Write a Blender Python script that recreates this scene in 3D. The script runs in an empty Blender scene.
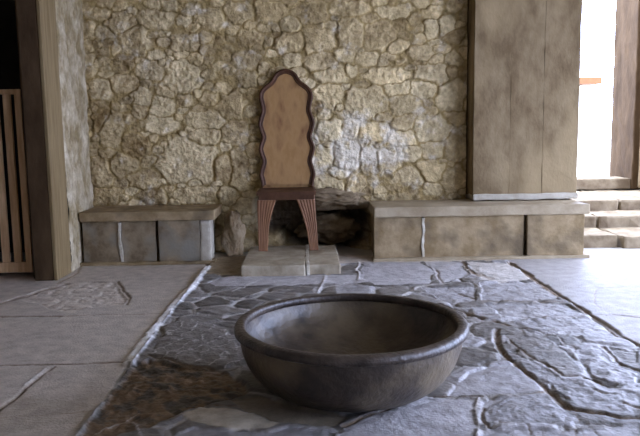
import bpy, bmesh, math, random
import numpy as np
from mathutils import Vector, noise as mnoise

SC = bpy.context.scene
COL = SC.collection
random.seed(7)

# ------------------------------------------------------------------ camera
FPX, EYE = 680.0, 1.0
PITCH, ROLL, YAW = math.radians(7.2), math.radians(-0.9), math.radians(0.75)
F = np.array([math.sin(YAW) * math.cos(PITCH), math.cos(YAW) * math.cos(PITCH), -math.sin(PITCH)])
R0 = np.cross(F, [0, 0, 1.0]); R0 /= np.linalg.norm(R0); U0 = np.cross(R0, F)
RT = math.cos(ROLL) * R0 + math.sin(ROLL) * U0
UP = -math.sin(ROLL) * R0 + math.cos(ROLL) * U0
cd = bpy.data.cameras.new('camera'); cam = bpy.data.objects.new('camera', cd); COL.objects.link(cam)
cd.sensor_width = 36.0; cd.lens = FPX * 36.0 / 640.0; cd.clip_start = 0.05
from mathutils import Matrix
cam.matrix_world = Matrix(((RT[0], UP[0], -F[0], 0), (RT[1], UP[1], -F[1], 0), (RT[2], UP[2], -F[2], EYE), (0, 0, 0, 1)))
SC.camera = cam

# ------------------------------------------------------------------ sky, sun, exposure
SC.view_settings.view_transform = 'Standard'; SC.view_settings.look = 'None'
SC.view_settings.gamma = 1.0; SC.view_settings.use_curve_mapping = False
SC.view_settings.exposure = 1.55
world = bpy.data.worlds.new('sky'); SC.world = world; world.use_nodes = True
bg = world.node_tree.nodes['Background']
wn = world.node_tree.nodes; wl = world.node_tree.links
wt = wn.new('ShaderNodeTexCoord'); wsx = wn.new('ShaderNodeSeparateXYZ'); wr = wn.new('ShaderNodeValToRGB')
wl.new(wt.outputs['Generated'], wsx.inputs[0]); wl.new(wsx.outputs['Z'], wr.inputs[0]); wl.new(wr.outputs[0], bg.inputs[0])
wr.color_ramp.elements[0].position = 0.0; wr.color_ramp.elements[0].color = (0.365, 0.43, 0.67, 1)
wr.color_ramp.elements[1].position = 0.8; wr.color_ramp.elements[1].color = (0.61, 0.72, 1.0, 1)
bg.inputs[1].default_value = 6.5
sd = bpy.data.lights.new('sun', 'SUN'); sd.energy = 0.8; sd.angle = math.radians(1.0); sd.color = (1, 0.97, 0.92)
sun = bpy.data.objects.new('sun', sd); COL.objects.link(sun)
sun.rotation_euler = Vector((0.04, 0.80, 1.30)).to_track_quat('Z', 'Y').to_euler()

# ------------------------------------------------------------------ small maths
def gp(px, py, z=0.0):
    """a point of the ground (height z) from where it shows in the photograph"""
    d = F * FPX + RT * (px - 320) + UP * (218 - py)
    t = (z - EYE) / d[2]
    return (d[0] * t, d[1] * t)
def wp(px, py, Y):
    """a point of the upright plane at distance Y -> (x, z)"""
    d = F * FPX + RT * (px - 320) + UP * (218 - py)
    t = Y / d[1]
    return (d[0] * t, EYE + d[2] * t)

def vnoise(x, y, seed=0):
    rs = np.random.RandomState(seed); T = rs.rand(256, 256)
    xi = np.floor(x).astype(int); yi = np.floor(y).astype(int)
    fx = x - xi; fy = y - yi
    fx = fx * fx * (3 - 2 * fx); fy = fy * fy * (3 - 2 * fy)
    a = T[xi % 256, yi % 256]; b = T[(xi + 1) % 256, yi % 256]
    c = T[xi % 256, (yi + 1) % 256]; d = T[(xi + 1) % 256, (yi + 1) % 256]
    return (a * (1 - fx) + b * fx) * (1 - fy) + (c * (1 - fx) + d * fx) * fy
def fbm(x, y, sc, seed=0, octv=4, gain=0.5):
    s = 0; a = 1; t = 0
    for k in range(octv):
        s = s + a * (vnoise(x * sc * 2 ** k + 17.3 * k, y * sc * 2 ** k + 5.1 * k, seed + k) - 0.5) * 2
        t += a; a *= gain
    return s / t
def sstep(a, b, x):
    t = np.clip((x - a) / (b - a), 0, 1); return t * t * (3 - 2 * t)

def voro(X, Z, seeds):
    """weighted cells: seeds rows x,z,w,h -> nearest index, F1, F2"""
    shp = X.shape; x = X.ravel(); z = Z.ravel()
    S = np.array(seeds); idx = np.zeros(x.size, int); F1 = np.full(x.size, 9e9); F2 = np.full(x.size, 9e9)
    for i, (sx, sz, w, h) in enumerate(S[:, :4]):
        R_ = 3.2 * max(w, h)
        m = np.nonzero((np.abs(x - sx) < R_) & (np.abs(z - sz) < R_))[0]
        dx = (x[m] - sx) / w; dz = (z[m] - sz) / h
        d = (np.abs(dx) ** 2.6 + np.abs(dz) ** 2.6) ** (1 / 2.6)
        f1 = F1[m]; better = d < f1
        F2[m] = np.where(better, f1, np.minimum(F2[m], d))
        idx[m] = np.where(better, i, idx[m]); F1[m] = np.where(better, d, f1)
    return idx.reshape(shp), F1.reshape(shp), F2.reshape(shp)

# ------------------------------------------------------------------ objects
def link(name, me, parent=None):
    o = bpy.data.objects.new(name, me); COL.objects.link(o)
    if parent is not None: o.parent = parent
    return o
def tag(o, label=None, cat=None, group=None, kind=None):
    if label: o['label'] = label
    if cat: o['category'] = cat
    if group: o['group'] = group
    if kind: o['kind'] = kind
    return o
def thing(name, loc, label, cat, group=None, rz=0):
    o = link(name, None); o.location = loc; o.rotation_euler = (0, 0, rz); o.empty_display_size = 0.1
    return tag(o, label, cat, group)
def bmobj(name, bm, mat, parent=None, smooth=False):
    bmesh.ops.recalc_face_normals(bm, faces=bm.faces)
    me = bpy.data.meshes.new(name); bm.to_mesh(me); bm.free()
    me.materials.append(mat)
    if smooth: me.polygons.foreach_set('use_smooth', [True] * len(me.polygons))
    return link(name, me, parent)
def grid_mesh(name, P, mat, col=None, parent=None):
    """P: (n, m, 3) array of points -> one smooth mesh, optional (n, m, 3) surface colour"""
    n, m = P.shape[:2]
    me = bpy.data.meshes.new(name)
    me.vertices.add(n * m); me.vertices.foreach_set('co', P.reshape(-1).astype(np.float32))
    i = np.arange(n * m).reshape(n, m)
    q = np.stack([i[:-1, :-1], i[1:, :-1], i[1:, 1:], i[:-1, 1:]], -1).reshape(-1)
    nf = (n - 1) * (m - 1)
    me.loops.add(nf * 4); me.loops.foreach_set('vertex_index', q.astype(np.int32))
    me.polygons.add(nf)
    me.polygons.foreach_set('loop_start', np.arange(0, nf * 4, 4, dtype=np.int32))
    me.polygons.foreach_set('loop_total', np.full(nf, 4, np.int32))
    me.update(calc_edges=True)
    me.polygons.foreach_set('use_smooth', np.ones(nf, bool))
    if col is not None:
        a = me.color_attributes.new('Col', 'FLOAT_COLOR', 'POINT')
        c = np.concatenate([np.clip(col, 0, 1), np.ones((n, m, 1))], -1)
        a.data.foreach_set('color', c.reshape(-1).astype(np.float32))
    me.materials.append(mat)
    return link(name, me, parent)

def box_bm(x0, x1, y0, y1, z0, z1, bev=0.006, cut=0.0, rough=0.0, seed=0, seg=2):
    """a worked block: bevelled, subdivided and slightly uneven"""
    bm = bmesh.new()
    bmesh.ops.create_cube(bm, size=1)
    for v in bm.verts:
        v.co = Vector(((x0 + x1) / 2 + v.co.x * (x1 - x0), (y0 + y1) / 2 + v.co.y * (y1 - y0), (z0 + z1) / 2 + v.co.z * (z1 - z0)))
    if bev > 0: bmesh.ops.bevel(bm, geom=bm.edges[:], offset=bev, segments=seg, profile=0.6, affect='EDGES')
    if cut > 0:
        for ax, L in enumerate((x1 - x0, y1 - y0, z1 - z0)):
            n = int(L / cut); lo = (x0, y0, z0)[ax]; no = Vector((0, 0, 0)); no[ax] = 1
            for k in range(1, n):
                co = Vector((0, 0, 0)); co[ax] = lo + L * k / n
                bmesh.ops.bisect_plane(bm, geom=bm.verts[:] + bm.edges[:] + bm.faces[:], plane_co=co, plane_no=no)
    if rough > 0:
        s = Vector((seed * 3.7, seed * 1.9, seed * 0.7))
        for v in bm.verts:
            a = mnoise.noise_vector(v.co * 9 + s); b = mnoise.noise_vector(v.co * 30 + s)
            v.co += a * rough + b * rough * 0.45
    return bm

# ------------------------------------------------------------------ materials
def mat(name, c1, c2=None, rough=0.8, scale=8.0, stretch=(1, 1, 1), bump=0.3, bscale=60.0, spec=0.4, detail=6, attr=False, c3=None, s3=2.5, bdist=0.01):
    m = bpy.data.materials.new(name); m.use_nodes = True
    nt = m.node_tree; N = nt.nodes; L = nt.links
    b = N['Principled BSDF']; b.inputs['Roughness'].default_value = rough
    b.inputs['Specular IOR Level'].default_value = spec
    tc = N.new('ShaderNodeTexCoord'); mp = N.new('ShaderNodeMapping'); mp.inputs['Scale'].default_value = stretch
    L.new(tc.outputs['Object'], mp.inputs['Vector'])
    nz = N.new('ShaderNodeTexNoise'); nz.inputs['Scale'].default_value = scale; nz.inputs['Detail'].default_value = detail
    nz.inputs['Roughness'].default_value = 0.62; L.new(mp.outputs[0], nz.inputs['Vector'])
    rp = N.new('ShaderNodeValToRGB'); L.new(nz.outputs['Fac'], rp.inputs[0])
    rp.color_ramp.elements[0].position = 0.35; rp.color_ramp.elements[1].position = 0.65
    if attr:
        rp.color_ramp.elements[0].color = (0.80, 0.79, 0.77, 1); rp.color_ramp.elements[1].color = (1.18, 1.18, 1.19, 1)
        at = N.new('ShaderNodeVertexColor'); at.layer_name = 'Col'
        mx = N.new('ShaderNodeMix'); mx.data_type = 'RGBA'; mx.blend_type = 'MULTIPLY'; mx.inputs[0].default_value = 1
        L.new(at.outputs[0], mx.inputs[6]); L.new(rp.outputs[0], mx.inputs[7]); out = mx.outputs[2]
    else:
        rp.color_ramp.elements[0].color = (*c1, 1); rp.color_ramp.elements[1].color = (*(c2 or c1), 1)
        out = rp.outputs[0]
        if c3:
            n3 = N.new('ShaderNodeTexNoise'); n3.inputs['Scale'].default_value = s3; n3.inputs['Detail'].default_value = 5
            L.new(mp.outputs[0], n3.inputs['Vector'])
            r3 = N.new('ShaderNodeValToRGB'); r3.color_ramp.elements[0].position = 0.48; r3.color_ramp.elements[1].position = 0.66
            L.new(n3.outputs['Fac'], r3.inputs[0])
            mx = N.new('ShaderNodeMix'); mx.data_type = 'RGBA'; L.new(r3.outputs[0], mx.inputs[0])
            L.new(out, mx.inputs[6]); mx.inputs[7].default_value = (*c3, 1); out = mx.outputs[2]
    L.new(out, b.inputs['Base Color'])
    bz = N.new('ShaderNodeTexNoise'); bz.inputs['Scale'].default_value = bscale; bz.inputs['Detail'].default_value = 5
    L.new(mp.outputs[0], bz.inputs['Vector'])
    bp = N.new('ShaderNodeBump'); bp.inputs['Strength'].default_value = bump; bp.inputs['Distance'].default_value = bdist
    L.new(bz.outputs['Fac'], bp.inputs['Height']); L.new(bp.outputs[0], b.inputs['Normal'])
    return m

M = {}
M['floor'] = mat('worn_floor_stone', None, attr=True, rough=0.5, scale=14, bump=0.35, bscale=90, spec=0.5)
M['rubble'] = mat('rubble_stone', None, attr=True, rough=0.95, scale=22, bump=0.9, bscale=60, spec=0.1)
M['plaster'] = mat('mottled_plaster', (0.42, 0.38, 0.30), (0.66, 0.63, 0.56), rough=0.75, scale=9, bump=0.5, bscale=30, c3=(0.75, 0.74, 0.70), s3=5)
M['bench'] = mat('bench_gypsum', (0.19, 0.130, 0.063), (0.33, 0.245, 0.140), rough=0.7, scale=7, bump=0.35, bscale=45, c3=(0.13, 0.095, 0.055), s3=4, spec=0.12)
M['bench_dark'] = mat('bench_gypsum_weathered', (0.12, 0.086, 0.048), (0.26, 0.20, 0.125), rough=0.75, scale=7, bump=0.35, bscale=45, c3=(0.20, 0.18, 0.14), s3=4, spec=0.12)
M['cap'] = mat('bench_cap_stone', (0.25, 0.19, 0.115), (0.36, 0.29, 0.19), rough=0.6, scale=6, bump=0.25, bscale=45, spec=0.12)
M['pier'] = mat('pier_stone', (0.125, 0.083, 0.040), (0.235, 0.172, 0.095), rough=0.75, scale=4.5, stretch=(1.5, 1.5, 0.8), bump=0.3, bscale=40, c3=(0.28, 0.205, 0.11), s3=1.6, spec=0.12)
M['pierbase'] = mat('pale_plaster_footing', (0.33, 0.29, 0.22), (0.46, 0.41, 0.33), rough=0.7, scale=9, bump=0.3, spec=0.12)
M['post'] = mat('aged_timber', (0.14, 0.092, 0.038), (0.24, 0.170, 0.082), rough=0.7, spec=0.2, scale=3, stretch=(14, 14, 0.8), bump=0.25, bscale=8)
M['gate'] = mat('varnished_pine', (0.56, 0.33, 0.16), (0.74, 0.50, 0.28), rough=0.5, scale=4, stretch=(9, 9, 1), bump=0.15, bscale=10)
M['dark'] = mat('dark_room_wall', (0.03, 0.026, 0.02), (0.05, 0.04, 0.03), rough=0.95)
M['ceil'] = mat('ceiling_timber', (0.20, 0.16, 0.11), (0.27, 0.22, 0.15), rough=0.9, scale=3)
M['step'] = mat('step_stone', (0.13, 0.092, 0.055), (0.25, 0.195, 0.125), rough=0.75, scale=6, bump=0.5, bscale=20, spec=0.12)
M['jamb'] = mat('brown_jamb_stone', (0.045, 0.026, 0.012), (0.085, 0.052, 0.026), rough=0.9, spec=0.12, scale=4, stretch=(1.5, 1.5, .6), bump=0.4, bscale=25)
M['chair'] = mat('throne_oak', (0.16, 0.068, 0.027), (0.25, 0.12, 0.055), rough=0.5, spec=0.3, scale=3, stretch=(7, 7, 1.1), bump=0.1, bscale=12)
M['panel'] = mat('throne_panel_oak', (0.29, 0.155, 0.055), (0.40, 0.235, 0.095), rough=0.55, spec=0.25, scale=3.5, stretch=(3, 3, 1.3), bump=0.1, bscale=12, c3=(0.19, 0.09, 0.034), s3=3.5)
M['frame'] = mat('throne_frame_oak', (0.05, 0.020, 0.008), (0.09, 0.038, 0.016), rough=0.55, spec=0.25, scale=4, stretch=(4, 4, 2), bump=0.1, bscale=12)
M['basin'] = mat('basin_stone', (0.022, 0.015, 0.011), (0.062, 0.044, 0.031), rough=0.40, scale=11, bump=0.35, bscale=48, c3=(0.145, 0.108, 0.066), s3=4.2, spec=0.5)
M['rim'] = mat('basin_rim_stone', (0.024, 0.016, 0.012), (0.075, 0.055, 0.042), rough=0.38, scale=14, bump=0.5, bscale=60, spec=0.5)
M['seam'] = mat('old_bench_mortar', (0.34, 0.29, 0.21), (0.50, 0.45, 0.36), rough=0.85, scale=18, bump=0.5)
M['dais'] = mat('dais_stone', (0.24, 0.19, 0.12), (0.42, 0.355, 0.255), rough=0.6, scale=9, bump=0.4, bscale=35)
M['mortar'] = mat('white_mortar', (0.62, 0.60, 0.57), (0.74, 0.73, 0.70), rough=0.8, scale=12, bump=0.4)
M['orange'] = mat('orange_roof', (0.12, 0.042, 0.008), (0.15, 0.055, 0.012), rough=0.7)
M['outwall'] = mat('whitewashed_wall', (0.75, 0.74, 0.70), (0.8, 0.79, 0.76), rough=0.8)
M['ground'] = mat('sunlit_ground', (0.45, 0.42, 0.36), (0.58, 0.55, 0.48), rough=0.9, scale=2)

# ================================================================== FLOOR
XL, XR, YN, YF = -2.35, 3.05, 1.75, 5.46
gx = np.arange(XL, XR + 1e-6, 0.0065)
ys = [YN]
while ys[-1] < YF: ys.append(ys[-1] + 0.0048 + 0.0026 * (ys[-1] - YN))
ys[-1] = YF; gy = np.array(ys)
X, Y = np.meshgrid(gx, gy, indexing='ij')
nA = fbm(X, Y, 3, 1); nB = fbm(X, Y, 14, 5); nC = fbm(X, Y, 45, 9, 3)
XW = X + 0.018 * fbm(X, Y, 7, 21) + 0.006 * fbm(X, Y, 30, 25); YW = Y + 0.018 * fbm(X, Y, 7, 31) + 0.006 * fbm(X, Y, 30, 35)

def inpoly(poly, x, y):
    c = np.zeros(x.shape, bool); n = len(poly)
    for i in range(n):
        x0, y0 = poly[i]; x1, y1 = poly[(i + 1) % n]
        if y0 == y1: continue
        k = ((y0 > y) != (y1 > y)) & (x < (x1 - x0) * (y - y0) / (y1 - y0) + x0)
        c ^= k
    return c
def sl(pts, pad):
    xs = [p[0] for p in pts]; yy = [p[1] for p in pts]
    i0, i1 = np.searchsorted(gx, [min(xs) - pad, max(xs) + pad]); j0, j1 = np.searchsorted(gy, [min(yy) - pad, max(yy) + pad])
    return slice(i0, i1), slice(j0, j1)
def pdist(pts, x, y, closed=False):
    d = np.full(x.shape, 9.0); t = np.zeros(x.shape); n = len(pts)
    for i in range(n if closed else n - 1):
        ax, ay = pts[i]; bx_, by_ = pts[(i + 1) % n]
        vx, vy = bx_ - ax, by_ - ay; L2 = vx * vx + vy * vy + 1e-12
        u = np.clip(((x - ax) * vx + (y - ay) * vy) / L2, 0, 1)
        dd = np.hypot(x - ax - u * vx, y - ay - u * vy)
        k = dd < d; d = np.where(k, dd, d); t = np.where(k, (i + u) / max(1, n - 1), t)
    return d, t
def pix(l): return [gp(*p) for p in l]

c_slab = np.array([0.47, 0.405, 0.335]); c_vein = np.array([0.50, 0.47, 0.44]); c_dirt = np.array([0.135, 0.085, 0.045])
c_iron = np.array([0.140, 0.125, 0.112]); c_grey = np.array([0.275, 0.258, 0.255]); c_brown = np.array([0.175, 0.112, 0.062])
H = 0.002 * nA + 0.0006 * nC
CL = np.ones(X.shape + (3,)) * c_slab
CL *= (1 + 0.10 * nA + 0.07 * nB)[..., None]
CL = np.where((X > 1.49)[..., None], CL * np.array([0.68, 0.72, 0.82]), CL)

def put(poly, base=None, h=0.0, soft=0.01, bumpy=0.003, edge=None):
    """one laid stone: its outline, colour and height"""
    s = sl(poly, 0.05); x, y = XW[s], YW[s]
    ins = inpoly(poly, x, y); d, _ = pdist(poly, x, y, True)
    sd_ = np.where(ins, d, -d); w = sstep(0, soft, sd_)
    tgt = h + bumpy * (nB[s] + 0.5 * nC[s]) + bumpy * 0.9 * fbm(X[s], Y[s], 26, 63, 4, .65) 
    dome = np.minimum(d, 0.05) / 0.05
    H[s] = H[s] * (1 - w) + (tgt + 0.003 * (dome - 1)) * w
    if base is not None:
        cc = np.array(base) * (1 + 0.16 * nB[s] + 0.16 * nC[s] + 0.10 * nA[s])[..., None]
        CL[s] = CL[s] * (1 - w[..., None]) + cc * w[..., None]
def line(pts, w=0.008, depth=-0.008, colour=None, amt=0.9, wob=0.35, jag=True):
    s = sl(pts, w * 3 + 0.03); x, y = (XW[s], YW[s]) if jag else (X[s], Y[s])
    d, t = pdist(pts, x, y)
    ww = w * (1 + wob * nB[s] * 1.8)
    k = 1 - sstep(0.35, 1.0, d / np.maximum(ww, 0.001))
    H[s] = H[s] + (0.6 if depth < 0 else 1.0) * depth * k
    if colour is not None:
        k2 = (k * amt)[..., None]
        CL[s] = CL[s] * (1 - k2) + np.array(colour) * (1 + 0.25 * nC[s])[..., None] * k2

# --- irregular ironstone paving in the middle of the room
mid = (X > -0.80) & (X < 1.49) & (Y < 5.1)
rs = np.random.RandomState(3)
seeds = []
tries = 0
while len(seeds) < 240 and tries < 9000:
    tries += 1
    x = rs.uniform(-0.95, 1.65); y = rs.uniform(1.6, 5.2)
    w = rs.uniform(0.07, 0.20) if x > 0.2 else rs.uniform(0.10, 0.17); h = w * rs.uniform(0.7, 1.1)
    if all(((x - a) / (w + c)) ** 2 + ((y - b) / (h + d)) ** 2 > 0.62 for a, b, c, d in seeds): seeds.append((x, y, w, h))
ID, F1, F2 = voro(X + 0.5 * (XW - X) + 0.02 * nA, Y + 0.5 * (YW - Y) + 0.02 * nA, seeds)
e = (F2 - F1)
tone = rs.rand(len(seeds)); tl = rs.uniform(-1, 1, (len(seeds), 2)); S_ = np.array(seeds)
stone = sstep(0.06, 0.22, e)
vein_fade = np.clip((X + 0.8) / 1.2, 0, 1)  # left-to-right ramp that fades the pale veins
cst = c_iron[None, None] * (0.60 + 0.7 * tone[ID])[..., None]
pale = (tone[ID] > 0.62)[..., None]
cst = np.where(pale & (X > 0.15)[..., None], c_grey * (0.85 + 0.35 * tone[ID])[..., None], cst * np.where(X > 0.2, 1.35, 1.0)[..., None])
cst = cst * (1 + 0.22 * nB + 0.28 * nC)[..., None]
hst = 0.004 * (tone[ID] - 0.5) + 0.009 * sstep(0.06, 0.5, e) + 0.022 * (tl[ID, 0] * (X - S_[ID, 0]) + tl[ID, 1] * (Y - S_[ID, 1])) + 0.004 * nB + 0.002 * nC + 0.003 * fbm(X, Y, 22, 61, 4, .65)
vein = (1 - stone) * (1 - 0.45 * vein_fade)
cm = cst * (1 - vein[..., None]) + (c_vein * (0.72 + 0.3 * nA)[..., None]) * vein[..., None]
hm = hst + 0.004 * np.exp(-(e / 0.07) ** 2) * (nA > -0.1)
# foliation lines of the schist
fol = np.sin((Y * 60 + X * 22 + 3.0 * nA * 3 + tl[ID, 0] * 9))
hm += 0.0008 * fol * stone
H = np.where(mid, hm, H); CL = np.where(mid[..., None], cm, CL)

# --- pale flags at the back of the room and round the dais
put(pix([(206, 283), (225, 277), (362, 275), (372, 283), (300, 286), (215, 287)]), c_grey * 1.5, 0.006)
put([(-0.8, 5.5), (-0.79, 4.78), (-0.5, 4.72), (-0.5, 5.5)], (0.27, 0.205, 0.125), 0.010, bumpy=0.006)
put(pix([(362, 262), (420, 262), (436, 272), (430, 284), (376, 286), (362, 280)]), c_grey * 1.45, 0.004)
put(pix([(424, 262), (462, 262), (470, 276), (440, 284), (434, 272)]), c_grey * 1.4, 0.002)
put(pix([(466, 262), (511, 264), (534, 280), (500, 284), (480, 280)]), (0.46, 0.42, 0.38), 0.005)
put(pix([(480, 284), (536, 282), (562, 301), (482, 301)]), c_grey * 1.15, 0.002, bumpy=0.005)
put(pix([(484, 304), (566, 304), (590, 317), (500, 318)]), c_grey * 1.2, 0.0, bumpy=0.005)
put(pix([(420, 288), (476, 287), (478, 302), (450, 306)]), c_grey * 1.1, 0.0, bumpy=0.006)
put(pix([(508, 320), (592, 318), (622, 338), (556, 334)]), c_grey * 1.1, 0.002, bumpy=0.006)
# --- the big dark slab of ironstone right of the basin, in its groove
put(pix([(501, 338), (512, 333), (535, 334), (556, 345), (572, 358), (583, 375), (566, 379), (545, 369), (522, 356), (504, 345)]), c_iron * 1.2, 0.012, bumpy=0.005)
put(pix([(500, 347), (522, 358), (548, 372), (566, 382), (583, 379), (618, 390), (640, 394), (640, 417), (600, 411), (580, 408), (562, 398), (548, 385), (525, 370), (508, 358)]), c_grey * 0.95, 0.008, bumpy=0.006)
put(pix([(560, 342), (600, 350), (618, 368), (640, 376), (640, 390), (610, 384), (588, 375), (576, 356)]), c_grey * 1.05, 0.012, bumpy=0.007)
put(pix([(604, 348), (640, 352), (640, 370), (622, 364)]), c_iron * 1.4, 0.004, bumpy=0.006)
# --- flags in front
put(pix([(446, 398), (466, 374), (490, 366), (520, 364), (543, 388), (536, 393), (480, 397)]), c_grey * 1.12, 0.006, 0.008, 0.002)
put(pix([(346, 428), (386, 410), (430, 402), (474, 400), (476, 440), (338, 440)]), c_grey * 1.18, 0.006, 0.008, 0.002)
put(pix([(486, 424), (485, 414), (495, 405), (520, 397), (543, 395), (560, 407), (577, 421), (573, 428), (530, 425)]), c_grey * 0.85, 0.008, 0.008, 0.004)
put(pix([(479, 402), (510, 399), (484, 412), (482, 440), (478, 440)]), c_grey * 1.1, 0.004)
put(pix([(483, 430), (570, 430), (640, 424), (640, 445), (480, 445)]), c_grey * 1.0, 0.004, 0.01, 0.004)
put(pix([(181, 416), (200, 408), (236, 410), (268, 417), (283, 424), (270, 431), (230, 431), (192, 426)]), (0.44, 0.385, 0.30), 0.010, 0.012, 0.002)
put(pix([(226, 400), (262, 396), (348, 418), (338, 428), (288, 424), (236, 408)]), (0.20, 0.165, 0.12), 0.0, 0.01, 0.002)
put(pix([(288, 426), (340, 430), (335, 442), (150, 442), (190, 429), (270, 433)]), c_grey * 0.95, 0.004, 0.01, 0.003)
# --- the veined dark slab left of the basin and the brown earthy patch under it
veined = pix([(151, 356), (166, 326), (190, 320), (228, 330), (247, 362), (222, 369), (186, 363)])
put(veined, c_iron * 1.25, 0.012, 0.01, 0.004)
s = sl(veined, 0.02); k = (np.abs(np.sin((X[s] - 0.35 * Y[s]) * 30 + 5 * nA[s] + 1.5 * nB[s])) < 0.10) & inpoly(veined, X[s], Y[s]) & (nB[s] > -0.25)
CL[s] = np.where(k[..., None], c_vein * 0.95, CL[s]); H[s] += 0.002 * k
brown = pix([(134, 364), (150, 360), (186, 366), (222, 371), (250, 384), (252, 396), (224, 402), (196, 408), (176, 418), (150, 428), (120, 436), (112, 445), (70, 445), (102, 404)])
put(brown, c_brown, -0.004, 0.02, 0.010)
s = sl(brown, 0.02); q = fbm(X[s] + Y[s] * .5, Y[s], 16, 77, 5, 0.7); k = 1.35 * sstep(-0.05, 0.15, q) * inpoly(brown, X[s], Y[s]) * sstep(2.15, 2.35, Y[s])
CL[s] = CL[s] * (1 - 0.6 * k[..., None]) + np.array([0.035, 0.036, 0.032]) * 0.6 * k[..., None]
# swirled dressing marks on the fan-shaped stone
fan = pix([(486, 424), (485, 414), (495, 405), (520, 397), (543, 395), (560, 407), (577, 421), (573, 428), (530, 425)])
s = sl(fan, 0.0); cxy = gp(548, 416); rr = np.hypot(X[s] - cxy[0], (Y[s] - cxy[1]) * 1.2)
H[s] += 0.0006 * np.sin(rr * 260 + 4 * nA[s]) * inpoly(fan, X[s], Y[s])

# --- open joints, cracks
D = c_dirt
xb = [(1.49 + 0.012 * math.sin(i * 1.9), y) for i, y in enumerate(np.linspace(5.02, 1.7, 12))]
line(xb, 0.026, -0.022, D * 1.1, 0.95, 0.5)
for pts, w, dp, a in [
    ([(499, 331), (494, 338), (497, 349), (509, 361), (525, 374), (545, 388), (556, 401), (570, 410), (586, 413), (605, 415), (621, 419), (645, 420)], 0.018, -0.018, 0.9),
    ([(507, 342), (525, 355), (550, 370), (563, 378), (579, 378)], 0.008, -0.008, 0.75),
    ([(584, 378), (605, 385), (621, 389)], 0.010, -0.012, 0.9), ([(594, 392), (605, 395), (617, 396)], 0.007, -0.008, 0.8),
    ([(601, 349), (611, 357), (620, 366), (645, 374)], 0.016, -0.014, 0.85), ([(438, 305), (462, 312), (481, 319)], 0.020, -0.015, 0.9),
    ([(493, 322), (508, 326)], 0.030, -0.018, 0.95), ([(508, 326), (530, 330), (556, 338), (576, 351)], 0.008, -0.008, 0.7),
    ([(430, 397), (460, 399), (478, 399)], 0.007, -0.008, 0.8), ([(478, 399), (510, 396), (545, 392)], 0.004, -0.004, 0.6),
    ([(462, 261), (468, 269), (477, 277)], 0.020, -0.012, 0.85), ([(470, 272), (492, 280)], 0.03, -0.006, 0.4),
    ([(435, 270), (443, 284)], 0.010, -0.006, 0.5), ([(460, 294), (474, 298)], 0.02, -0.01, 0.8), ([(480, 302), (566, 303)], 0.010, -0.006, 0.5),
    ([(478, 316), (540, 318), (592, 316)], 0.010, -0.005, 0.4), ([(500, 424), (527, 426), (530, 436)], 0.006, -0.006, 0.7), ([(484, 410), (483, 424), (488, 428)], 0.010, -0.01, 0.9),
    ([(577, 436), (576, 427), (590, 426), (600, 436)], 0.005, -0.005, 0.7), ([(562, 406), (580, 421)], 0.004, -0.005, 0.7), ([(624, 405), (645, 411)], 0.010, -0.01, 0.9),
    ([(151, 357), (186, 366), (222, 371), (246, 366)], 0.012, -0.012, 0.8), ([(346, 428), (366, 417), (388, 409)], 0.012, -0.014, 0.9),
    ([(178, 414), (200, 406), (236, 408), (270, 416), (286, 425)], 0.006, -0.006, 0.7),
    # joints of the smooth flags on the left
    ([(-10, 316.5), (30, 316.3), (60, 316)], 0.014, -0.012, 0.95), ([(60, 316), (120, 314.5), (170, 314)], 0.007, -0.004, 0.6), ([(-10, 365.5), (70, 364), (131, 362)], 0.009, -0.008, 1.0),
    ([(56, 367), (26, 388), (-10, 420)], 0.009, -0.012, 0.95), ([(-10, 419), (50, 415), (98, 411)], 0.004, -0.002, 0.45),
    ([(117, 282), (123, 290), (131, 298), (127, 305)], 0.011, -0.010, 0.75), ([(42, 304), (50, 309), (76, 309), (84, 307)], 0.012, -0.006, 0.5),
    ([(66, 284), (40, 291), (-10, 307)], 0.030, -0.012, 0.7), ([(57, 283), (78, 273), (82, 266)], 0.016, -0.008, 0.6),
    ([(76, 265.5), (140, 265), (206, 264)], 0.012, -0.004, 0.5), ([(205, 268), (214, 255), (222, 250)], 0.020, -0.012, 0.9),
    # and on the right
    ([(576, 288), (645, 287.5)], 0.006, -0.003, 0.45), ([(592, 315), (645, 316)], 0.007, -0.003, 0.5), ([(612, 314), (645, 318)], 0.010, -0.006, 0.8),
    ([(603, 288), (596, 290), (595, 303), (602, 308)], 0.005, -0.003, 0.6), ([(588, 262), (622, 277)], 0.006, -0.002, 0.35)]:
    line(pix(pts), w, dp, D * (1.0 if a > 0.6 else 1.6), a)
# --- pale pointing
for pts, w, dp, a in [([(324, 277), (323, 283), (318, 292)], 0.012, 0.004, 0.8), ([(358, 262), (358, 281)], 0.012, 0.006, 0.9), ([(50, 367), (36, 377), (24, 386)], 0.007, 0.004, 0.9), ([(476, 400), (476.5, 440)], 0.006, 0.003, 0.8),
                      ([(232, 293), (252, 284), (262, 280)], 0.008, 0.003, 0.7), ([(240, 300), (262, 293), (300, 291)], 0.008, 0.003, 0.6), ([(236, 338), (270, 335)], 0.008, 0.002, 0.4),
                      ([(85, 436), (120, 423), (140, 411)], 0.004, 0.003, 0.7), ([(130, 419), (138, 428), (142, 438)], 0.003, 0.002, 0.6), ([(404, 297), (420, 287), (450, 284)], 0.02, 0.003, 0.7),
                      ([(545, 327), (560, 342), (575, 356), (584, 374)], 0.006, 0.003, 0.5), ([(192, 300), (214, 296), (230, 303), (250, 300)], 0.010, 0.004, 0.6)]:
    line(pix(pts), w, dp, c_vein * 1.15, a)
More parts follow.
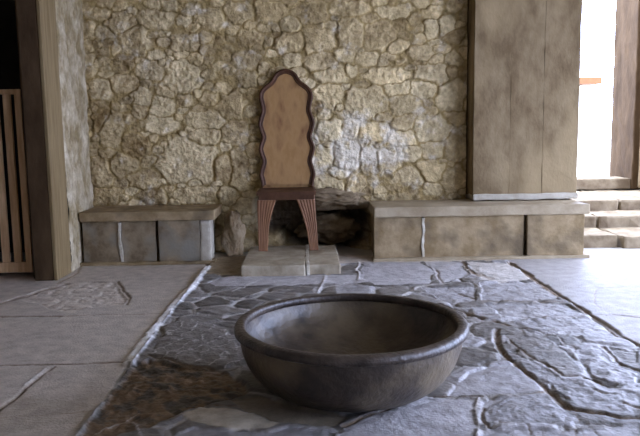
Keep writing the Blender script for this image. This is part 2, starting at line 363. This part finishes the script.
# --- damaged, flaked patch in the smooth flag on the left
fl = pix([(18, 300), (30, 292), (45, 288), (70, 284), (98, 281), (116, 282), (122, 290), (130, 299), (126, 305), (108, 306), (86, 308), (75, 313), (50, 310), (38, 304)])
s = sl(fl, 0.05); ins = inpoly(fl, XW[s], YW[s]); d, _ = pdist(fl, XW[s], YW[s], True); w_ = sstep(0, 0.03, np.where(ins, d, -d))
rdg = np.abs(fbm(X[s], Y[s], 8, 90, 4, .6)); H[s] += w_ * (-0.008 + 0.022 * np.minimum(rdg, 0.3))
CL[s] = CL[s] * (1 + (0.18 - 0.9 * np.exp(-(rdg / 0.03) ** 2) * 0.35) * w_)[..., None]
# --- fresh pale mortar strip along the edge of the flags on the left
line(pix([(207, 268), (196, 283), (184, 296), (172, 308), (160, 322), (145, 343), (130, 364)]), 0.034, 0.012, (0.88, 0.87, 0.86), 1.0, 0.2)
line(pix([(130, 364), (113, 389), (101, 404)]), 0.010, -0.004, (0.17, 0.15, 0.12), 0.9)
line(pix([(101, 404), (88, 420), (72, 440)]), 0.014, 0.004, (0.36, 0.345, 0.32), 0.9)
# warm stains on the near left flags
s = sl(pix([(0, 436), (140, 362)]), 0.1); q = sstep(0.02, 0.4, fbm(X[s], Y[s], 4.5, 55, 4)) * sstep(2.75, 2.60, Y[s]) * (X[s] < -0.8)
CL[s] = CL[s] * (1 - 0.45 * q[..., None]) + np.array([0.24, 0.185, 0.12]) * 0.45 * q[..., None]

H = np.clip(H, -0.03, 0.022)
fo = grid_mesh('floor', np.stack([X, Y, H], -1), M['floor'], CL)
tag(fo, kind='structure')

def plain(name, x0, x1, y0, y1, z0, z1, m, kind='structure', bev=0.0):
    o = bmobj(name, box_bm(x0, x1, y0, y1, z0, z1, bev), M[m]); return tag(o, kind=kind)
mf = mat('plain_floor_stone', (0.34, 0.32, 0.28), (0.42, 0.39, 0.34), rough=0.5); M['pf'] = mf
plain('floor', -6, 3.05, -3.2, 1.75, -0.2, 0.0, 'pf'); plain('floor', -6, -2.35, 1.75, 7.0, -0.2, -0.001, 'pf')
plain('floor', 3.05, 8, -3.2, 5.46, -0.2, 0.0, 'pf'); plain('floor', -2.35, 2.0, 5.46, 6.3, -0.2, 0.0, 'pf')
plain('floor', 2.0, 8, 5.46, 5.60, -0.2, 0.0, 'pf')

# ================================================================== BACK WALL OF RUBBLE
wx = np.arange(-1.84, 1.312, 0.0068); wz = np.arange(-0.02, 2.75, 0.0068)
X, Z = np.meshgrid(wx, wz, indexing='ij')
a1 = fbm(X, Z, 3, 101); a2 = fbm(X, Z, 12, 105); a3 = fbm(X, Z, 40, 109, 3); a4 = fbm(X, Z, 6, 131, 5, .6)
YB = 5.72
placed = []   # stones one can pick out in the photograph: px, py, half width, half height (px)
for px, py, hw, hh, tn in [
    (156, 18, 15, 7, .7), (133, 42, 14, 12, .55), (182, 76, 17, 14, .85), (118, 22, 11, 9, .5), (148, 70, 12, 9, .6), (140, 97, 9, 8, .75), (161, 107, 10, 10, .9),
    (99, 91, 10, 9, .6), (124, 82, 12, 8, .5), (187, 161, 29, 19, .7), (160, 124, 15, 9, .8), (207, 120, 17, 9, .8), (205, 137, 14, 8, .65), (230, 105, 14, 12, .6),
    (110, 130, 12, 17, .45), (98, 114, 8, 16, .15), (134, 147, 13, 11, .2), (120, 165, 15, 11, .45), (100, 172, 12, 14, .4), (235, 133, 12, 12, .5), (143, 180, 15, 10, .45),
    (195, 194, 20, 8, .65), (240, 170, 9, 20, .3), (103, 195, 16, 8, .45), (222, 168, 9, 12, .35), (150, 197, 14, 8, .4),
    (395, 11, 16, 6, .95), (434, 11, 8, 7, .75), (433, 27, 6, 10, .85), (449, 25, 7, 8, .7), (388, 76, 20, 7, .85), (431, 74, 16, 10, .75), (398, 88, 12, 6, 1.),
    (424, 88, 11, 7, .9), (366, 102, 18, 14, .75), (453, 97, 14, 15, .8), (332, 76, 14, 8, .7), (330, 95, 14, 12, .8), (404, 105, 13, 9, .7), (320, 40, 18, 10, .6),
    (350, 33, 14, 14, .5), (380, 35, 14, 12, .5), (455, 118, 12, 8, .7), (432, 128, 18, 12, .8), (404, 122, 12, 9, .6), (374, 133, 14, 9, .95), (330, 130, 13, 10, .95),
    (350, 128, 8, 8, .9), (404, 138, 14, 8, .85), (434, 148, 10, 9, .75), (457, 146, 12, 13, .7), (347, 158, 14, 12, .6), (368, 160, 9, 12, .4), (388, 162, 12, 10, .55),
    (410, 152, 12, 7, .65), (432, 170, 14, 10, .7), (410, 176, 16, 9, .6), (455, 178, 13, 12, .65), (331, 187, 17, 9, .7), (355, 185, 10, 9, .5), (325, 158, 9, 10, .95),
    (350, 8, 16, 8, .6), (310, 12, 16, 9, .55), (270, 10, 16, 9, .55), (238, 12, 14, 9, .6), (290, 42, 14, 9, .5), (320, 62, 14, 8, .55), (245, 60, 14, 8, .5), (210, 18, 13, 10, .7), (184, 42, 14, 8, .5)]:
    x, z = wp(px, py, YB - 0.04); k = 5.72 / 680 * 1.0
    placed.append((x, z, hw * k * 1.08, hh * k * 1.08, tn))
rs = np.random.RandomState(11); t_ = 0
while t_ < 14000:
    t_ += 1
    x = rs.uniform(-2.0, 1.5); z = rs.uniform(-0.05, 2.8); w = rs.uniform(0.035, 0.12) ; h = w * rs.uniform(0.5, 0.85)
    if all(((x - p[0]) / (w + p[2])) ** 2 + ((z - p[1]) / (h + p[3])) ** 2 > 0.78 for p in placed):
        placed.append((x, z, w, h, rs.uniform(0.3, 0.8)))
PL = np.array(placed)
XWp = X + 0.034 * a4 + 0.016 * a2 + 0.006 * a3; ZWp = Z + 0.030 * fbm(X, Z, 7, 141, 4) + 0.014 * fbm(X, Z, 25, 145, 3)
ID, F1, F2 = voro(XWp, ZWp, PL[:, :4])
e = F2 - F1
n = len(PL); tl = rs.uniform(-1, 1, (n, 2)); prot = rs.uniform(0.3, 1.0, n); hue = rs.rand(n)
lx = (X - PL[ID, 0]) / PL[ID, 2]; lz = (Z - PL[ID, 1]) / PL[ID, 3]
edgew = 0.16 + 0.30 * (0.5 + 0.5 * a1) + 0.12 * a2
body = sstep(0.02, np.maximum(edgew, 0.1), e) * (1 - 0.30 * np.clip(F1, 0, 1.2) ** 2)
core = 1 - 0.9 * sstep(0.9, 1.3, F1 + 0.12 * a2)
body = body * core
big = np.sqrt(PL[ID, 2] * PL[ID, 3])
relief = body * (0.008 + 0.24 * big * prot[ID] ** 1.5) + body * 0.020 * (tl[ID, 0] * lx + tl[ID, 1] * lz)
facet = np.abs(fbm(X, Z, 9, 151, 4, .6))
rid = 1 - np.abs(fbm(X, Z, 13, 157, 5, .62)) * 3
relief += body * 0.020 * (facet - 0.2) + 0.013 * a2 + 0.011 * a3 + 0.022 * a1 + 0.012 * a4 + 0.005 * rid
tone = PL[ID, 4]
smear = sstep(-0.25, 0.35, fbm(X, Z, 2.6, 161, 4)) * (0.45 + 0.45 * sstep(0.9, 1.4, Z))       # pointing smeared over the stones, high up
relief = relief * (1 - 0.40 * smear) + 0.012 * smear
c_mort = np.array([0.31, 0.222, 0.094]); c_lo = np.array([0.17, 0.108, 0.045]); c_hi = np.array([0.74, 0.59, 0.335])
tt = np.clip(tone + 0.30 * a2 + 0.30 * a3 + 0.25 * a4, 0, 1)[..., None]
cs = c_lo * (1 - tt) + c_hi * tt
cs = cs * (1 + 0.07 * np.stack([hue[ID] - .5, (hue[ID] - .5) * 0.3, -(hue[ID] - .5)], -1))
kk = np.clip(body * 1.7, 0, 1)[..., None] * (1 - 0.55 * smear)[..., None]
CW = (c_mort * (1 + 0.20 * a2 + 0.2 * a3)[..., None]) * (1 - kk) + cs * kk
crev = np.exp(-(e / 0.05) ** 2) * sstep(-0.05, 0.35, fbm(X, Z, 5, 181, 3) + 0.1 * sstep(1.5, 0.9, Z))
relief -= 0.008 * crev * (1 - 0.6 * smear)
CW *= (1 - 0.22 * crev * (1 - 0.7 * smear))[..., None]
CW *= (1 + 0.10 * a1)[..., None]
# bright glare right of the throne, painted into the wall colour
glare = sstep(0.0, 0.7, fbm(X, Z, 9, 171, 5, .65) + 0.75 * np.exp(-(((X - 0.42) / 0.55) ** 2 + ((Z - 0.88) / 0.24) ** 2)) - 0.2)[..., None]
CW = CW * (1 - 0.75 * glare) + np.array([0.76, 0.69, 0.56]) * 0.75 * glare
YY = YB - relief * 0.66
# the hollow between the benches, under an overhanging boulder
def blob(cx, cz, w, h, p=2.4): return (np.abs((X - cx) / w) ** p + np.abs((Z - cz) / h) ** p) ** (1 / p)
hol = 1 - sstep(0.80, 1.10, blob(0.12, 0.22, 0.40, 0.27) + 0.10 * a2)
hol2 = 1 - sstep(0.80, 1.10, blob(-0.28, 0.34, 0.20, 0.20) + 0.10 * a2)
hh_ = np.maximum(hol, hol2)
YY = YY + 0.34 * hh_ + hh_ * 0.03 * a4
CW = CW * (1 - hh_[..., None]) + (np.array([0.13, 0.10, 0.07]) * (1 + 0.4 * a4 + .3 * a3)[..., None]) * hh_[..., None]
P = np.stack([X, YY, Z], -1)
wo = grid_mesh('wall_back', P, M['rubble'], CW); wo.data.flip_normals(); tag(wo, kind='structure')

# shell of the building
plain('wall_back', -6.2, 1.9, 6.12, 6.4, -0.2, 2.9, 'ceil')
plain('wall_front', -6.2, 4.0, -3.4, -3.2, -0.2, 3.1, 'pierbase')
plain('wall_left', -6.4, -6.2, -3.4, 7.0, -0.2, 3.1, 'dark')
plain('ceiling', -6.4, 2.9, -3.4, 6.4, 2.75, 3.1, 'ceil')
plain('wall_left', -2.6, -2.3, -3.2, 4.2, 0, 2.75, 'ceil')
plain('wall_right', 3.6, 3.8, -3.2, -1.0, 0, 2.75, 'pierbase')
plain('wall_right', 3.9, 4.0, -3.2, 6.4, 2.35, 2.75, 'ceil')  # unseen header, added to hold skylight off the floor
plain('ceiling', 2.9, 4.0, -3.4, 6.4, 2.75, 3.1, 'ceil')  # unseen ceiling strip, carried outward to dim the right of the floor
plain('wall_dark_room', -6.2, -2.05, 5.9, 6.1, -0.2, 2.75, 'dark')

# rough plastered return of the left wall
pu = np.arange(0, 1.0001, 0.0125); pz = np.arange(0, 2.76, 0.011)
Uu, Zz = np.meshgrid(pu, pz, indexing='ij')
b1 = fbm(Uu, Zz, 6, 201, 5, .6); b2 = fbm(Uu, Zz, 18, 205, 3)
PX = -1.775 - 0.06 * Uu + 0.018 * b1 + 0.008 * b2; PY = 4.96 + 0.80 * Uu
lo, hi = np.array([0.24, 0.18, 0.09]), np.array([0.50, 0.42, 0.29])
tt = np.clip(0.42 + 0.9 * fbm(Uu * .8, Zz, 7, 211, 4, .6) + 0.30 * b2 - 0.2 * sstep(1.3, 2.0, Zz), 0, 1)[..., None]
ro = grid_mesh('wall_left', np.stack([PX, PY, Zz], -1), M['rubble'], lo * (1 - tt) + hi * tt); tag(ro, kind='structure')
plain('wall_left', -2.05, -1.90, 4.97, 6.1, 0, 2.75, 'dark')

# ================================================================== TIMBER POST AND GATE
t = thing('timber_post', (-1.86, 4.82, 0), 'squared tan timber door post between the slatted gate and the rubble wall', 'post')
bmobj('shaded_shaft', box_bm(-0.075, 0.058, -0.14, 0.14, 0, 2.74, 0.008, 0.12, 0.003, 3), M['jamb'], t)  # darker material puts the shade of the post's front into its colour
bmobj('side_board', box_bm(0.060, 0.085, -0.142, 0.145, 0, 2.74, 0.006, 0.12, 0.002, 5), M['post'], t)
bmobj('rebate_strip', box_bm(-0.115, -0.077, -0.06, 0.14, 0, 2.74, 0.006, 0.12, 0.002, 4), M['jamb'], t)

g = thing('wooden_gate', (-2.312, 4.86, 0.03), 'low varnished wooden gate of upright slats closing the dark doorway on the left', 'gate')
gz = 1.30
bmobj('stile', box_bm(0.255, 0.30, -0.02, 0.02, 0, gz, 0.004), M['gate'], g)
bmobj('stile', box_bm(-0.62, -0.575, -0.02, 0.02, 0, gz, 0.004), M['gate'], g)
bmobj('rail', box_bm(-0.575, 0.255, -0.018, 0.018, gz - 0.035, gz, 0.004), M['gate'], g)
bmobj('rail', box_bm(-0.575, 0.255, -0.018, 0.018, 0.0, 0.075, 0.004), M['gate'], g)
for i in range(9):
    x = 0.197 - i * 0.085
    bmobj('slat', box_bm(x - 0.026, x + 0.026, -0.012, 0.012, 0.075, gz - 0.035, 0.003), M['gate'], g)

# ================================================================== STONE BENCHES
def bench(x0, x1, y0, y1, h, caph, label, panels, seams, mface, mcap, over=0.03, seed=1, endcap=0.0):
    t = thing('stone_bench', (0, 0, 0), label, 'bench')
    t.location = ((x0 + x1) / 2, (y0 + y1) / 2, 0); ox, oy = t.location.x, t.location.y
    def B(a, b, c, d, e_, f_, *k, **kw): return box_bm(a - ox, b - ox, c - oy, d - oy, e_, f_, *k, **kw)
    bmobj('cap_slab', B(x0 - (over if endcap < 0 else 0), x1 + (over if endcap > 0 else 0), y0 - 0.035, y1, h - caph, h, 0.010, 0.05, 0.004, seed), mcap, t)
    bmobj('core', B(x0 + 0.02, x1 - 0.02, y0 + 0.05, y1 - 0.02, 0, h - caph, 0.004), mface, t)
    for a, b, pr in panels:
        bmobj('front_panel', B(a, b, y0 - pr, y0 + 0.07, 0.012, h - caph - 0.002, 0.006, 0.05, 0.003, seed + a), mface, t)
    for a, wd in seams:
        o = bmobj('mortar_seam', B(a - wd, a + wd, y0 - 0.008, y0 + 0.05, 0.015, h - caph - 0.01, 0.003, 0.03, 0.012, seed + 9), M['seam'], t)
    bmobj('foot_course', B(x0 - 0.01, x1 + (0.04 if endcap > 0 else 0), y0 - 0.045, y0 + 0.07, -0.01, 0.022, 0.008, 0.04, 0.006, seed + 5), mcap, t)
    return t
b1x = [wp(px, 240, 5.22)[0] for px in (82, 120, 157, 200, 209)]
tb = bench(-1.785, -0.79, 5.24, 5.68, 0.415, 0.075, 'short gypsum bench between the plastered left wall and the throne', [(b1x[0], b1x[1] - .008, 0.0), (b1x[1] + .008, b1x[2] - .012, 0.0), (b1x[2] + .012, b1x[3], 0.018)], [(b1x[1], 0.011)], M['bench_dark'], M['bench'], 0.045, 1, 1)
bmobj('end_pilaster', box_bm(b1x[3] - tb.location.x + .002, -0.78 - tb.location.x, 5.215 - tb.location.y, 5.40 - tb.location.y, 0.01, 0.338, 0.018, 0.03, 0.006, 31), M['pierbase'], tb)
b2x = [wp(px, 240, 5.2)[0] for px in (374, 423, 490, 525, 583)]
bench(b2x[0], b2x[4], 5.20, 5.68, 0.42, 0.078, 'long gypsum bench under the tall pier, right of the throne',
      [(b2x[0], b2x[1] - .008, 0.0), (b2x[1] + .008, b2x[3] - .012, 0.0), (b2x[3] + .01, b2x[4], 0.02)], [(b2x[1], 0.010)], M['bench'], M['cap'], 0.035, 2, 1)

# ================================================================== PIER
p = thing('stone_pier', (1.745, 5.72, 0.416), 'tall plain tan pier rising from the right end of the long bench', 'pillar')
pw = 0.425
for a, b, dy in ((-pw, -0.132, 0.0), (-0.130, 0.137, 0.007), (0.1375, pw, 0.0065)):
    bmobj('upright_slab', box_bm(a, b, -0.22 + dy, 0.22, 0.04, 2.325, 0.003, 0.10, 0.004, 40 + a), M['pier'], p)
bmobj('footing', box_bm(-pw - 0.0, pw + 0.005, -0.235, 0.22, 0.012, 0.062, 0.012, 0.05, 0.005, 50), M['pierbase'], p)
plain('wall_right', 1.36, 2.12, 5.965, 6.11, 0, 2.75, 'pier')

# ================================================================== STEPS AND DOORWAY OUTSIDE
def gY(py, z, px=605): return gp(px, py, z)
z1, z2, z3, z4 = 0.105, 0.205, 0.305, 0.43
Y1 = 5.60; Y2 = gY(227, z1)[1]; Y3 = gY(210, z2)[1]; Y4 = gY(190, z3)[1]
print('steps', Y1, Y2, Y3, Y4)
st = thing('stone_steps', (3.2, Y1, 0), 'worn stone steps climbing to the bright doorway behind the pier', 'steps')
for a, b, zt, zb, sd_, sx in ((Y1, Y2 + .1, z1, -0.1, 1, -0.62), (Y2, Y3 + .1, z2, 0, 2, -0.60), (Y3, Y4 + .3, z3, 0.1, 3, -0.20)):
    bmobj('step', box_bm(-1.03, sx - 0.012, a - Y1, b - Y1, zb, zt, 0.018, 0.07, 0.010, sd_), M['step'], st)
    bmobj('step', box_bm(sx + 0.012, 1.6, a - Y1 - 0.06 * (sd_ == 1), b - Y1, zb, zt - 0.004, 0.02, 0.07, 0.014, sd_ + 5), M['step'], st)
xj = wp(635, 100, Y4)[0]
tag(bmobj('door_sill', box_bm(2.0, xj - 0.005, Y4 + 0.01, Y4 + 0.4, 0.31, z4, 0.015, 0.07, 0.008, 9), M['step']), 'low brown stone sill across the foot of the bright doorway', 'sill')
tag(bmobj('door_jamb', box_bm(xj, xj + 0.30, Y4, Y4 + 0.58, 0.31, 3.2, 0.015, 0.09, 0.008, 12), M['jamb']), 'tall dark brown jamb on the right of the bright doorway', 'jamb')
tag(bmobj('stone_pier', box_bm(xj + 0.06, xj + 0.75, Y4 - 0.3, Y4 - 0.01, 0.325, 3.2, 0.015, 0.09, 0.008, 13), M['pier']), 'grey brown masonry pier at the right edge, just beyond the dark jamb', 'pillar')
ground = plain('floor', -8, 30, Y4 + 0.35, 60, -0.3, 0.25, 'ground')
# a far house with an orange roof
bx_, bz_ = wp(586, 79, 22.0)
hs = thing('far_house', (bx_ - 1.2, 22, 0.25), 'distant whitewashed house with an orange roof edge, seen through the doorway', 'house')
bmobj('wall', box_bm(-2.0, 1.15, 0, 3, 0, bz_ - 0.45, 0.02), M['outwall'], hs)
bmobj('roof', box_bm(-2.2, 1.55, -0.4, 3.2, bz_ - 0.43, bz_ - 0.22, 0.03), M['orange'], hs)

# ================================================================== DAIS UNDER THE THRONE
ds = thing('stone_dais', (-0.10, 5.1, 0), 'low pale stone slab carrying the wooden throne', 'dais')
bmobj('slab', box_bm(-0.40, 0.055, -0.42, 0.42, -0.01, 0.08, 0.012, 0.05, 0.005, 60), M['dais'], ds)
bmobj('slab', box_bm(0.075, 0.30, -0.40, 0.42, -0.02, 0.078, 0.012, 0.05, 0.006, 61), M['dais'], ds)
bmobj('mortar_seam', box_bm(0.052, 0.078, -0.418, 0.42, -0.01, 0.083, 0.004, 0.03, 0.008, 62), M['seam'], ds)
def boulder(loc, r, label, seed, m):
    bm = bmesh.new(); bmesh.ops.create_icosphere(bm, subdivisions=5, radius=1)
    s_ = Vector((seed * 2.3, seed, 0))
    for v in bm.verts:
        n_ = v.co.normalized(); k = 1 + 0.42 * mnoise.noise(n_ * 1.5 + s_) + 0.26 * abs(mnoise.noise(n_ * 3.4 + s_)) + 0.10 * mnoise.noise(n_ * 9 + s_) + 0.05 * mnoise.noise(n_ * 22 + s_)
        v.co = Vector((n_.x * r[0], n_.y * r[1], n_.z * r[2])) * k
    o = bmobj('boulder', bm, m, None, True); o.location = loc; return tag(o, label, 'boulder')
M['boulder'] = mat('boulder_stone', (0.10, 0.068, 0.038), (0.25, 0.185, 0.11), rough=0.9, scale=6, bump=0.6, bscale=25, spec=0.12)
boulder((0.22, 5.80, 0.44), (0.27, 0.16, 0.09), 'long brown boulder bridging the hollow right of the throne legs', 4, M['boulder'])
boulder((0.16, 5.86, 0.18), (0.22, 0.14, 0.13), 'grey brown boulder under the long one, inside the dark hollow', 7, M['boulder'])
M['ochre'] = mat('ochre_stone', (0.24, 0.16, 0.08), (0.42, 0.32, 0.20), rough=0.9, scale=9, bump=0.6, bscale=25)
boulder((-0.645, 5.60, 0.15), (0.085, 0.09, 0.19), 'rounded ochre stone in the corner beside the short bench', 9, M['ochre'])

# ================================================================== THRONE
TX, TY, TZ = -0.190, 5.27, 0.083
th = thing('wooden_throne', (TX, TY, TZ), 'high-backed carved wooden throne with a wavy backrest against the rubble wall', 'chair')
HW = 0.222
def outline(shrink=0.0, n=220):
    """half outline of the leaf-shaped back, base to tip -> (x, z)"""
    key = [(0, .215), (.055, .220), (.11, .232), (.165, .222), (.22, .207), (.275, .222), (.327, .233), (.375, .220), (.417, .206), (.475, .222), (.53, .233), (.585, .220), (.64, .204), (.69, .212), (.745, .222), (.79, .214), (.825, .190), (.85, .160), (.872, .130), (.90, .108), (.925, .095), (.950, .070), (.966, .035), (.973, .012), (.974, 0)]
    zs = np.array([k[0] for k in key]); xs = np.array([k[1] for k in key])
    d = np.concatenate([[0], np.cumsum(np.hypot(np.diff(zs), np.diff(xs)))]); u = np.linspace(0, d[-1], n)
    # smooth with a cosine blend between keys
    j = np.clip(np.searchsorted(d, u, side='right') - 1, 0, len(d) - 2); f_ = (u - d[j]) / (d[j + 1] - d[j]); 
    def hm(v):
        m_ = np.gradient(v, d); h_ = d[j + 1] - d[j]
        return ((2*f_**3-3*f_**2+1)*v[j] + (f_**3-2*f_**2+f_)*h_*m_[j] + (-2*f_**3+3*f_**2)*v[j+1] + (f_**3-f_**2)*h_*m_[j+1])
    x, z = hm(xs), hm(zs)
    if shrink:
        tx, tz = np.gradient(x), np.gradient(z); L_ = np.hypot(tx, tz) + 1e-9
        x = x - shrink * tz / L_; z = z + shrink * tx / L_
        x = np.maximum(x, 0); z = np.maximum(z, shrink if shrink < 0.03 else 0.03); z = np.maximum.accumulate(np.minimum(z, 0.974 - shrink))
        x[-1] = 0
    return x, z
def ring(sh):
    x, z = outline(sh)
    return [(-a, b) for a, b in zip(x, z)] + [(a, b) for a, b in zip(x[::-1][1:], z[::-1][1:])]
BY, LEAN = 0.36, 0.055
def bpnt(a, y, b): return Vector((a, BY + y + LEAN * b, 0.462 + b))
bm = bmesh.new()
prof = [(0.0, 0.02), (0.0, -0.016), (0.005, -0.022), (0.016, -0.024), (0.022, -0.018), (0.026, -0.011), (0.031, -0.014), (0.037, -0.014), (0.041, -0.006)]
rows = [[bm.verts.new(bpnt(a, y, b)) for a, b in ring(sh)] for sh, y in prof]
for r0, r1 in zip(rows, rows[1:]):
    for i in range(len(r0) - 1): bm.faces.new((r0[i], r0[i + 1], r1[i + 1], r1[i]))
bmobj('back_frame', bm, M['frame'], th, True)
bm = bmesh.new()
rg = ring(0.035)
fr = [bm.verts.new(bpnt(a, -0.007, b)) for a, b in rg]; bk = [bm.verts.new(bpnt(a, 0.018, b)) for a, b in ring(0.003)]
bm.faces.new(fr); bm.faces.new(bk[::-1]); 
bmobj('back_panel', bm, M['panel'], th)
def slab_bm(x0, x1, y0, y1, z0, z1, b=0.006): return box_bm(x0, x1, y0, y1, z0, z1, b, seg=3)
# dished seat
bm = bmesh.new(); N_ = 28; vs = {}
for i in range(N_ + 1):
    for j in range(N_ + 1):
        u = i / N_ * 2 - 1; v = j / N_ * 2 - 1
        dip = 0.014 * max(0, 1 - u * u * 1.2) * max(0, 1 - v * v * 1.1)
        vs[i, j] = bm.verts.new((u * (HW + 0.008), 0.17 + v * 0.20, 0.467 - dip - (0.004 if max(abs(u), abs(v)) > .98 else 0)))
for i in range(N_):
    for j in range(N_): bm.faces.new((vs[i, j], vs[i + 1, j], vs[i + 1, j + 1], vs[i, j + 1]))
r = bmesh.ops.extrude_face_region(bm, geom=bm.faces[:])
for v in [q for q in r['geom'] if isinstance(q, bmesh.types.BMVert)]: v.co.z = 0.437
bmobj('seat', bm, M['frame'], th)
bmobj('apron', slab_bm(-HW + 0.006, HW - 0.006, -0.012, 0.012, 0.398, 0.438, 0.004), M['frame'], th)
bmobj('apron', slab_bm(-HW + 0.004, -HW + 0.026, 0.013, 0.36, 0.398, 0.438, 0.004), M['frame'], th)
bmobj('apron', slab_bm(HW - 0.026, HW - 0.004, 0.013, 0.36, 0.398, 0.438, 0.004), M['frame'], th)
def front_leg(sg):
    """fluted leg, wide at the top and curving in to a narrow foot, seen from the front"""
    bm = bmesh.new(); NZ, NX = 26, 42; g_ = {}
    for side, yy in ((0, -0.020), (1, 0.022)):
        for k in range(NZ + 1):
            f_ = k / NZ; z = 0.40 * f_
            outer = (HW + 0.022 * (1 - f_) ** 1.2) if sg > 0 else (HW + 0.004)
            width = 0.072 + 0.075 * f_ ** 2.2
            for i in range(NX + 1):
                u = i / NX; x = sg * (outer - width * u)
                fl_ = 0.0045 * abs(math.sin(u * math.pi * 6)) ** 0.7 if side == 0 else 0
                g_[side, k, i] = bm.verts.new((x, yy - fl_ + (0.003 if side == 0 else 0), z))
    for k in range(NZ):
        for i in range(NX):
            bm.faces.new((g_[0, k, i], g_[0, k, i + 1], g_[0, k + 1, i + 1], g_[0, k + 1, i]))
            bm.faces.new((g_[1, k, i], g_[1, k + 1, i], g_[1, k + 1, i + 1], g_[1, k, i + 1]))
        for i in (0, NX): bm.faces.new((g_[0, k, i], g_[0, k + 1, i], g_[1, k + 1, i], g_[1, k, i]))
    for i in range(NX):
        for k in (0, NZ): bm.faces.new((g_[0, k, i], g_[1, k, i], g_[1, k, i + 1], g_[0, k, i + 1]))
    return bm
for sg in (-1, 1):
    bmobj('leg', front_leg(sg), M['chair'], th)
    bmobj('leg', slab_bm(sg * HW - (0.05 if sg > 0 else 0), sg * HW + (0 if sg > 0 else 0.05), 0.335, 0.385, 0, 0.455, 0.006), M['chair'], th)

# ================================================================== BASIN
BX, BYc = 0.148, 2.60
bs = thing('stone_basin', (BX, BYc, 0.004), 'large round dark stone basin standing on the paved floor', 'basin')
RR, RH = 0.455, 0.262
def lathe(prof, n=160, wob=0.004, seed=0):
    bm = bmesh.new(); rows = []
    for r_, z_ in prof:
        row = []
        for i in range(n):
            a = 2 * math.pi * i / n; c, s_ = math.cos(a), math.sin(a)
            k = 1 + wob * mnoise.noise(Vector((c * 1.3, s_ * 1.3, z_ * 4 + seed))) * 2 + wob * 0.5 * mnoise.noise(Vector((c * 6, s_ * 6, z_ * 25 + seed)))
            row.append(bm.verts.new((r_ * k * c, r_ * k * s_, z_ + (wob * 0.35 * mnoise.noise(Vector((c * 2, s_ * 2, seed))) if z_ > 0.05 else 0))))
        rows.append(row)
    for r0, r1 in zip(rows, rows[1:]):
        for i in range(n): bm.faces.new((r0[i], r0[(i + 1) % n], r1[(i + 1) % n], r1[i]))
    return bm, rows
outer = []
for k in range(30):
    f_ = k / 29; q_ = f_ * math.pi / 2; outer.append((0.262 + 0.173 * math.sin(q_) ** 1.0, 0.004 + (RH - 0.03) * (1 - math.cos(q_)) ** 0.95))
inner = []
for k in range(30):
    f_ = k / 29; inner.append((0.424 - 0.424 * f_ ** 1.9, RH - 0.002 - (RH - 0.052) * math.sin(f_ * math.pi / 2) ** 0.85))
inner = [(max(a, 0.004), b) for a, b in inner]
bm, rows = lathe([(0.004, 0.0), (0.235, 0.0)] + outer + [(0.434, RH - 0.004)] + inner, seed=2)
bm.faces.new(rows[0][::-1]); bm.faces.new(rows[-1])
bmobj('bowl', bm, M['basin'], bs, True)
rimp = []
for k in range(25):
    a = 2 * math.pi * k / 24; cs_, sn_ = math.cos(a), math.sin(a); rimp.append((0.434 + 0.022 * math.copysign(abs(cs_) ** 0.75, cs_), RH - 0.016 + 0.018 * math.copysign(abs(sn_) ** 0.75, sn_) - 0.10 * 0.022 * cs_))
bm, rows = lathe(rimp, seed=2, wob=0.006)
bmobj('rim', bm, M['rim'], bs, True)
